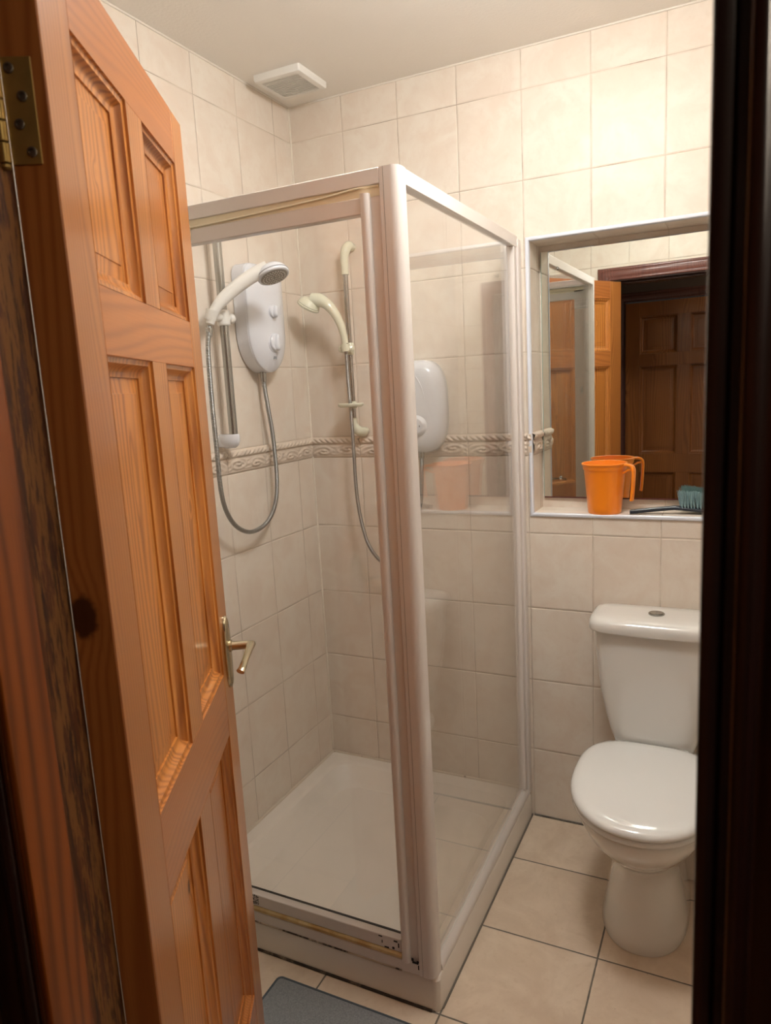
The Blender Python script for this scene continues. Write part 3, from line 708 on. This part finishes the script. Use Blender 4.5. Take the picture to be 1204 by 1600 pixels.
h2 = thing('shower_handset', 'cream curved shower handset clipped to the thin rail on back wall', 'shower head')
bm = bmesh.new()
tube(bm, [(.2125, -.087, 1.640), (.211, -.091, 1.668), (.204, -.098, 1.705), (.190, -.106, 1.740), (.168, -.113, 1.770), (.142, -.118, 1.786), (.116, -.122, 1.790)], [.0125, .0130, .0148, .0170, .0205, .0260, .025], 22, sub=8, squash=.85); obj('handle', bm, MT['cream'], h2, smooth=60)
n2 = Vector((-.56, .02, -.83)).normalized(); hc2 = Vector((.103, -.124, 1.773))
bm = bmesh.new(); lathe(bm, [(0, -.026), (.013, -.025), (.026, -.020), (.034, -.011), (.038, -.001), (.036, .001), (0, .001)], hc2, n2, n=40); obj('head', bm, MT['cream'], h2, smooth=60)
bm = bmesh.new(); lathe(bm, [(0, .001), (.036, .001), (.0395, .003), (.0395, .007), (.036, .010), (0, .011)], hc2, n2, n=40); obj('spray_plate', bm, MT['cream'], h2, smooth=50)
ho2 = [(.2135, -.088, 1.632), (.214, -.087, 1.601), (.2135, -.085, 1.508), (.214, -.080, 1.422), (.213, -.075, 1.29), (.211, -.070, 1.156), (.219, -.068, 1.055), (.239, -.066, .964), (.268, -.064, .912), (.304, -.062, .882), (.345, -.060, .872), (.385, -.058, .888), (.415, -.056, .935), (.431, -.055, 1.036), (.447, -.052, 1.112), (.453, -.050, 1.199), (.4535, -.047, 1.262)]
hs2 = thing('shower_hose', 'flexible chrome hose hanging from cream handset in front of back wall', 'hose')
bm = bmesh.new(); tube(bm, ho2, .0062, 14, sub=14, uv=True); obj('tube', bm, MT['hose'], hs2, smooth=180)
bm = bmesh.new(); tube(bm, [(.213, -.088, 1.642), (.2135, -.088, 1.607)], [.0105, .0070], 16); obj('end_cone', bm, MT['chrome'], hs2)

# electric shower 2: softer, rounder case seen through the side glass
e2 = thing('electric_shower', 'white rounded electric shower unit on back wall seen through side glass', 'electric shower', (.448, 0, 0))
def oval(y, z0, z1, hw, ins, n=56, e=3.0):
    zc = (z0+z1)/2; hh = (z1-z0)/2-ins; w = hw-ins
    return [(w*math.copysign(abs(math.cos(t))**(2/e), math.cos(t)), y, zc+hh*math.copysign(abs(math.sin(t))**(2/e), math.sin(t))) for t in [2*PI*i/n for i in range(n)]]
bm = bmesh.new(); R = [oval(y, 1.268, 1.572, .092, i) for y, i in ((-.0005, .003), (-.004, 0), (-.040, 0), (-.058, .004), (-.070, .013), (-.078, .026), (-.082, .045))]
loft(bm, R); obj('case', bm, MT['plas'], e2, smooth=60)
bm = bmesh.new(); tube(bm, [(-.030, -.080, 1.545), (.010, -.082, 1.520), (.034, -.081, 1.470), (.044, -.079, 1.40), (.046, -.079, 1.35)], .0022, 8, sub=6); obj('cover_ridge', bm, MT['plas'], e2)
bm = bmesh.new(); lathe(bm, [(0, -.004), (.034, -.004), (.034, .004), (.029, .012), (.024, .015), (0, .016)], (.010, -.080, 1.360), (0, -1, 0), n=36); dd = obj('dial', bm, MT['plas'], e2)
bm = bmesh.new(); box(bm, .007, .013, -.0985, -.0955, 1.350, 1.372, bev=.001); box(bm, .022, .025, -.0975, -.0945, 1.357, 1.363); obj('dial_mark', bm, MT['grey'], dd)
bm = bmesh.new(); tube(bm, [(.0055, -.045, 1.29), (.0055, -.047, 1.252)], [.010, .009], 16); obj('outlet_pipe', bm, MT['chrome'], e2)

# ------------------------------------------------------------------ mirror in the niche
mr = thing('wall_mirror', 'large frameless mirror set in the tiled niche above the toilet', 'mirror', (1.07, .124, 1.4935), -.015*-1 if False else -.015)
ML, MR_, MB, MTOP = -.2465, .478, -.3915, .3915
MT_slab = obj('glass', B(ML, MR_, -.0060, -.0004, MB, MTOP), [MT['mirror']], mr, smooth=0)
bm = bmesh.new(); box(bm, ML-.0015, ML-.0001, -.0062, 0, MB, MTOP); obj('polished_edge', bm, MT['glassedge'], mr)
bm = bmesh.new(); box(bm, ML, MR_, -.0064, 0, MB-.0045, MB-.0002); obj('bottom_edge', bm, MT['rubber'], mr)
for (sx_, sz_) in ((-.1945, .3355), (-.192, -.328), (.43, .3355), (.43, -.328)):
    bm = bmesh.new(); lathe(bm, [(0, 0), (.0055, 0), (.0058, .0015), (.0045, .004), (.002, .0052), (0, .0055)], (sx_, -.006, sz_), (0, -1, 0), n=20); obj('dome_screw', bm, MT['chrome'], mr)

# ------------------------------------------------------------------ orange mug and brush on the niche shelf
SZ = NZ0+.0005
mg = thing('plastic_mug', 'orange plastic bath mug standing on the niche shelf before the mirror', 'mug', (1.030, .0455, SZ), math.radians(-20)); mg.scale = (.95, .95, 1.0)
bm = bmesh.new()
lathe(bm, [(0, .004), (.046, .004), (.048, 0), (.0505, 0), (.053, .004), (.0545, .02), (.0655, .135), (.0668, .1385), (.0685, .1385), (.0685, .1425), (.0700, .1430), (.0700, .150), (.0735, .153), (.0735, .1565), (.0715, .158), (.0685, .1572), (.0675, .150), (.0640, .137), (.0520, .018), (.048, .008), (0, .008)], n=64)
obj('bowl', bm, MT['orange'], mg, smooth=50)
bm = bmesh.new()
def strip(bm, pts, w, t):
    """rectangular-section strap through pts in the xz plane, wide in y, edges rounded"""
    q = catmull(pts, 6); R = []
    for i, p in enumerate(q):
        d = (q[min(i+1, len(q)-1)]-q[max(i-1, 0)]).normalized(); nn = Vector((d.z, 0, -d.x))
        ww = w[0]+(w[1]-w[0])*i/(len(q)-1)
        R.append([p+nn*t*math.copysign(abs(math.cos(a))**.5, math.cos(a))+Vector((0, 1, 0))*ww*math.copysign(abs(math.sin(a))**.5, math.sin(a)) for a in [2*PI*(k+.5)/16 for k in range(16)]])
    loft(bm, R)
strip(bm, [(.064, 0, .150), (.078, 0, .153), (.094, 0, .150), (.1010, 0, .138), (.1005, 0, .110), (.0985, 0, .078), (.0960, 0, .050), (.0945, 0, .044)], (.010, .009), .0042)
strip(bm, [(.062, 0, .128), (.072, 0, .130), (.084, 0, .137), (.0965, 0, .138)], (.003, .003), .0030)
obj('handle', bm, MT['orange'], mg, smooth=60)
br = thing('scrubbing_brush', 'black handled brush with teal bristles upward on the niche shelf', 'brush', (1.107, .030, SZ), math.radians(11))
bm = bmesh.new()
q = [(0, 0, .0068), (.03, 0, .0095), (.09, 0, .015), (.128, 0, .018), (.150, 0, .017), (.20, 0, .0115), (.26, 0, .0085)]
hw = [.010, .011, .011, .012, .020, .026, .022]
R = []
for (x, y, z), h in zip(q, hw): R.append([(x, h*math.copysign(abs(math.cos(a))**.6, math.cos(a)), z+.0062*math.copysign(abs(math.sin(a))**.6, math.sin(a))) for a in [2*PI*(k+.5)/20 for k in range(20)]])
loft(bm, R); obj('handle', bm, MT['black'], br, smooth=40)
bm = bmesh.new()
for i in range(13):
    for j in range(5):
        bx = .148+i*.0088; by = -.018+j*.009
        bz = .021-.08*(bx-.148)
        for k in range(9):
            dx = random.uniform(-.0030, .0030); dy = random.uniform(-.0030, .0030); tx = dx*1.6+random.uniform(-.003, .001)-.004; ty = dy*1.8+random.uniform(-.002, .002)
            tube(bm, [(bx+dx*.4, by+dy*.4, bz-.002), (bx+tx*.6+dx*.4, by+ty*.6, bz+.028), (bx+tx, by+ty, bz+.046+random.uniform(-.004, .004))], [.0007, .0006, .0004], 4)
bo = obj('bristles', bm, MT['bristle'], br, smooth=0); bo['kind'] = 'stuff'

# ------------------------------------------------------------------ toilet
TX = 1.2015
to = thing('toilet', 'white close-coupled toilet with closed lid standing against the back wall', 'toilet', (TX, 0, 0))
C_ = MT['ceramic']
bm = bmesh.new(); R = []
#       z     cy    hw    front  back  e   e2
for z, cy, a, f, b, e, e2_ in ((0, -.33, .112, .185, .21, 2.3, 3.2), (.006, -.33, .114, .187, .212, 2.3, 3.2), (.03, -.33, .110, .183, .210, 2.3, 3.2), (.10, -.33, .098, .165, .205, 2.2, 3.2), (.17, -.33, .087, .155, .205, 2.2, 3.2),
        (.215, -.33, .086, .165, .21, 2.2, 3.2), (.245, -.33, .096, .190, .215, 2.2, 3.2), (.275, -.335, .118, .225, .22, 2.2, 3.2), (.305, -.34, .142, .256, .225, 2.2, 3.4), (.335, -.345, .160, .277, .23, 2.2, 3.6), (.362, -.35, .171, .286, .23, 2.2, 3.8),
        (.380, -.35, .176, .290, .23, 2.2, 4), (.388, -.35, .1775, .2905, .23, 2.2, 4), (.394, -.35, .176, .289, .229, 2.2, 4), (.3965, -.35, .170, .283, .224, 2.2, 4)):
    R.append(sup(0, cy, z, a, f, b, e, 56, e2_))
loft(bm, R); obj('pan', bm, C_, to, smooth=60)
bm = bmesh.new(); R = []
for z, o in ((.3972, .004), (.399, .001), (.402, 0), (.408, 0), (.4115, .002), (.413, .006)): R.append(sup(0, -.40, z, .182-o, .250-o, .205-o, 2.15, 56, 3.2))
loft(bm, R); obj('seat', bm, MT['seat'], to, smooth=60)
bm = bmesh.new(); R = []
for z, o in ((.4135, .006), (.4155, .002), (.4185, 0), (.424, .0005), (.430, .004), (.4345, .011), (.4375, .022), (.4390, .045), (.4395, .09)): R.append(sup(0, -.40, z, .184-o, .252-o, .207-o, 2.15, 56, 3.2))
loft(bm, R); obj('lid', bm, MT['seat'], to, smooth=60)
for s_ in (-1, 1):
    bm = bmesh.new(); tube(bm, [(s_*.055, -.188, .414), (s_*.095, -.188, .414)], .0085, 14); obj('lid_hinge', bm, MT['seat'], to)
bm = bmesh.new(); R = []
for z, a, f, b in ((.397, .105, .085, .060), (.402, .112, .090, .065), (.45, .128, .094, .072), (.50, .141, .096, .074), (.56, .1535, .098, .075), (.62, .162, .099, .076), (.68, .1675, .100, .077), (.73, .1705, .1005, .078), (.757, .1715, .101, .078)):
    R.append(sup(0, -.100, z, a, f, b, 4.2, 64, 6))
loft(bm, R); obj('cistern', bm, C_, to, smooth=60)
bm = bmesh.new(); R = []
for z, o in ((.757, .004), (.7585, .001), (.762, 0), (.776, 0), (.784, .002), (.791, .007), (.7955, .015), (.798, .028), (.7995, .06)): R.append(sup(0, -.104, z, .186-o, .112-o, .090-o, 4.4, 64, 6))
loft(bm, R); obj('cistern_lid', bm, C_, to, smooth=60)
fb = obj('flush_button', lathe(bmesh.new(), [(0, -.002), (.0225, -.002), (.0225, .003), (.0205, .0045), (.0185, .0035), (0, .0035)], (0, -.118, .7992), n=36), MT['chrome'], to)
bm = bmesh.new()
for s_ in (-1, 1):
    pts = [Vector((s_*.001+s_*.0165*math.sin(PI*k/14), -.118+.0165*math.cos(PI*k/14), .8022)) for k in range(15)]
    a_ = [bm.verts.new(p) for p in pts]; b_ = [bm.verts.new(p+Vector((0, 0, .002 if s_ > 0 else .0012))) for p in pts]
    bm.faces.new(a_); bm.faces.new(b_)
    for i in range(15): bm.faces.new((a_[i], a_[(i+1) % 15], b_[(i+1) % 15], b_[i]))
obj('button_halves', bm, MT['chrome'], fb)

# ------------------------------------------------------------------ ceiling vent
vt = thing('ceiling_vent', 'small square white vent grille on the ceiling in the shower corner', 'vent', (.131, -.187, H))
bm = bmesh.new()
def sq(h, z): return [(-h, -h, z), (h, -h, z), (h, h, z), (-h, h, z)]
loft(bm, [rr(-.082, .082, -.082, .082, 0, .006), rr(-.082, .082, -.082, .082, -.014, .006), rr(-.080, .080, -.080, .080, -.019, .006), rr(-.074, .074, -.074, .074, -.021, .005), rr(-.064, .064, -.064, .064, -.021, .004), rr(-.063, .063, -.063, .063, -.012, .004)]); obj('frame', bm, MT['plas2'], vt, smooth=40)
obj('recess', B(-.062, .062, -.062, .062, -.0118, -.0105), MT['ventgrey'], vt)
obj('fan_opening', B(-.04, .04, -.038, .038, -.0128, -.0117), MT['slot'], vt)
bm = bmesh.new()
for k in range(13):
    y = -.06+k*.12/12; box(bm, -.063, .063, y-.0013, y+.0013, -.0205, -.0145)
for k in (-.03, 0, .03): box(bm, k-.0015, k+.0015, -.062, .062, -.0185, -.0140)
gr = obj('grille', bm, MT['plas2'], vt)

# ------------------------------------------------------------------ bath mat
mt = thing('bath_mat', 'grey ribbed bath mat on the floor in front of the shower tray', 'mat', (.372, -.938, 0))
bm = bmesh.new(); loft(bm, [rr(.004, .596, -.376, -.004, .0008, .01), rr(.002, .598, -.378, -.002, .004, .01), rr(.004, .596, -.376, -.004, .0072, .01), rr(.012, .588, -.368, -.012, .0078, .008)]); obj('pile', bm, MT['mat'], mt, smooth=40)
bm = bmesh.new(); P_ = rr(0, .6, -.38, 0, .004, .012); tube(bm, P_+[P_[0]], .0036, 8); obj('bound_edge', bm, MT['matedge'], mt)

# ------------------------------------------------------------------ lamps
lp = thing('ceiling_light', 'round white dome lamp on the bathroom ceiling', 'ceiling light', (1.0, -.84, H))
bm = bmesh.new(); lathe(bm, [(0, 0), (.085, 0), (.087, -.004), (.087, -.040), (.084, -.044), (0, -.044)], n=40); obj('base', bm, MT['plas2'], lp)
bm = bmesh.new(); lathe(bm, [(0, -.140), (.045, -.138), (.082, -.128), (.110, -.110), (.127, -.088), (.132, -.066), (.124, -.050), (.105, -.0442), (0, -.0442)], n=48); obj('diffuser', bm, MT['lamp'], lp, smooth=60)
hl = thing('ceiling_light', 'small round lamp added on the landing ceiling to brighten the doorway', 'ceiling light', (1.95, -2.45, 2.42))  # unseen fill lamp, added to light the left jamb and door edge
bm = bmesh.new(); lathe(bm, [(0, 0), (.105, 0), (.105, -.022), (0, -.022)]); obj('base', bm, MT['plas2'], hl)
bm = bmesh.new(); lathe(bm, [(0, -.06), (.06, -.056), (.092, -.04), (.1, -.0222), (0, -.0222)]); obj('diffuser', bm, MT['hall_fill'], hl, smooth=60)
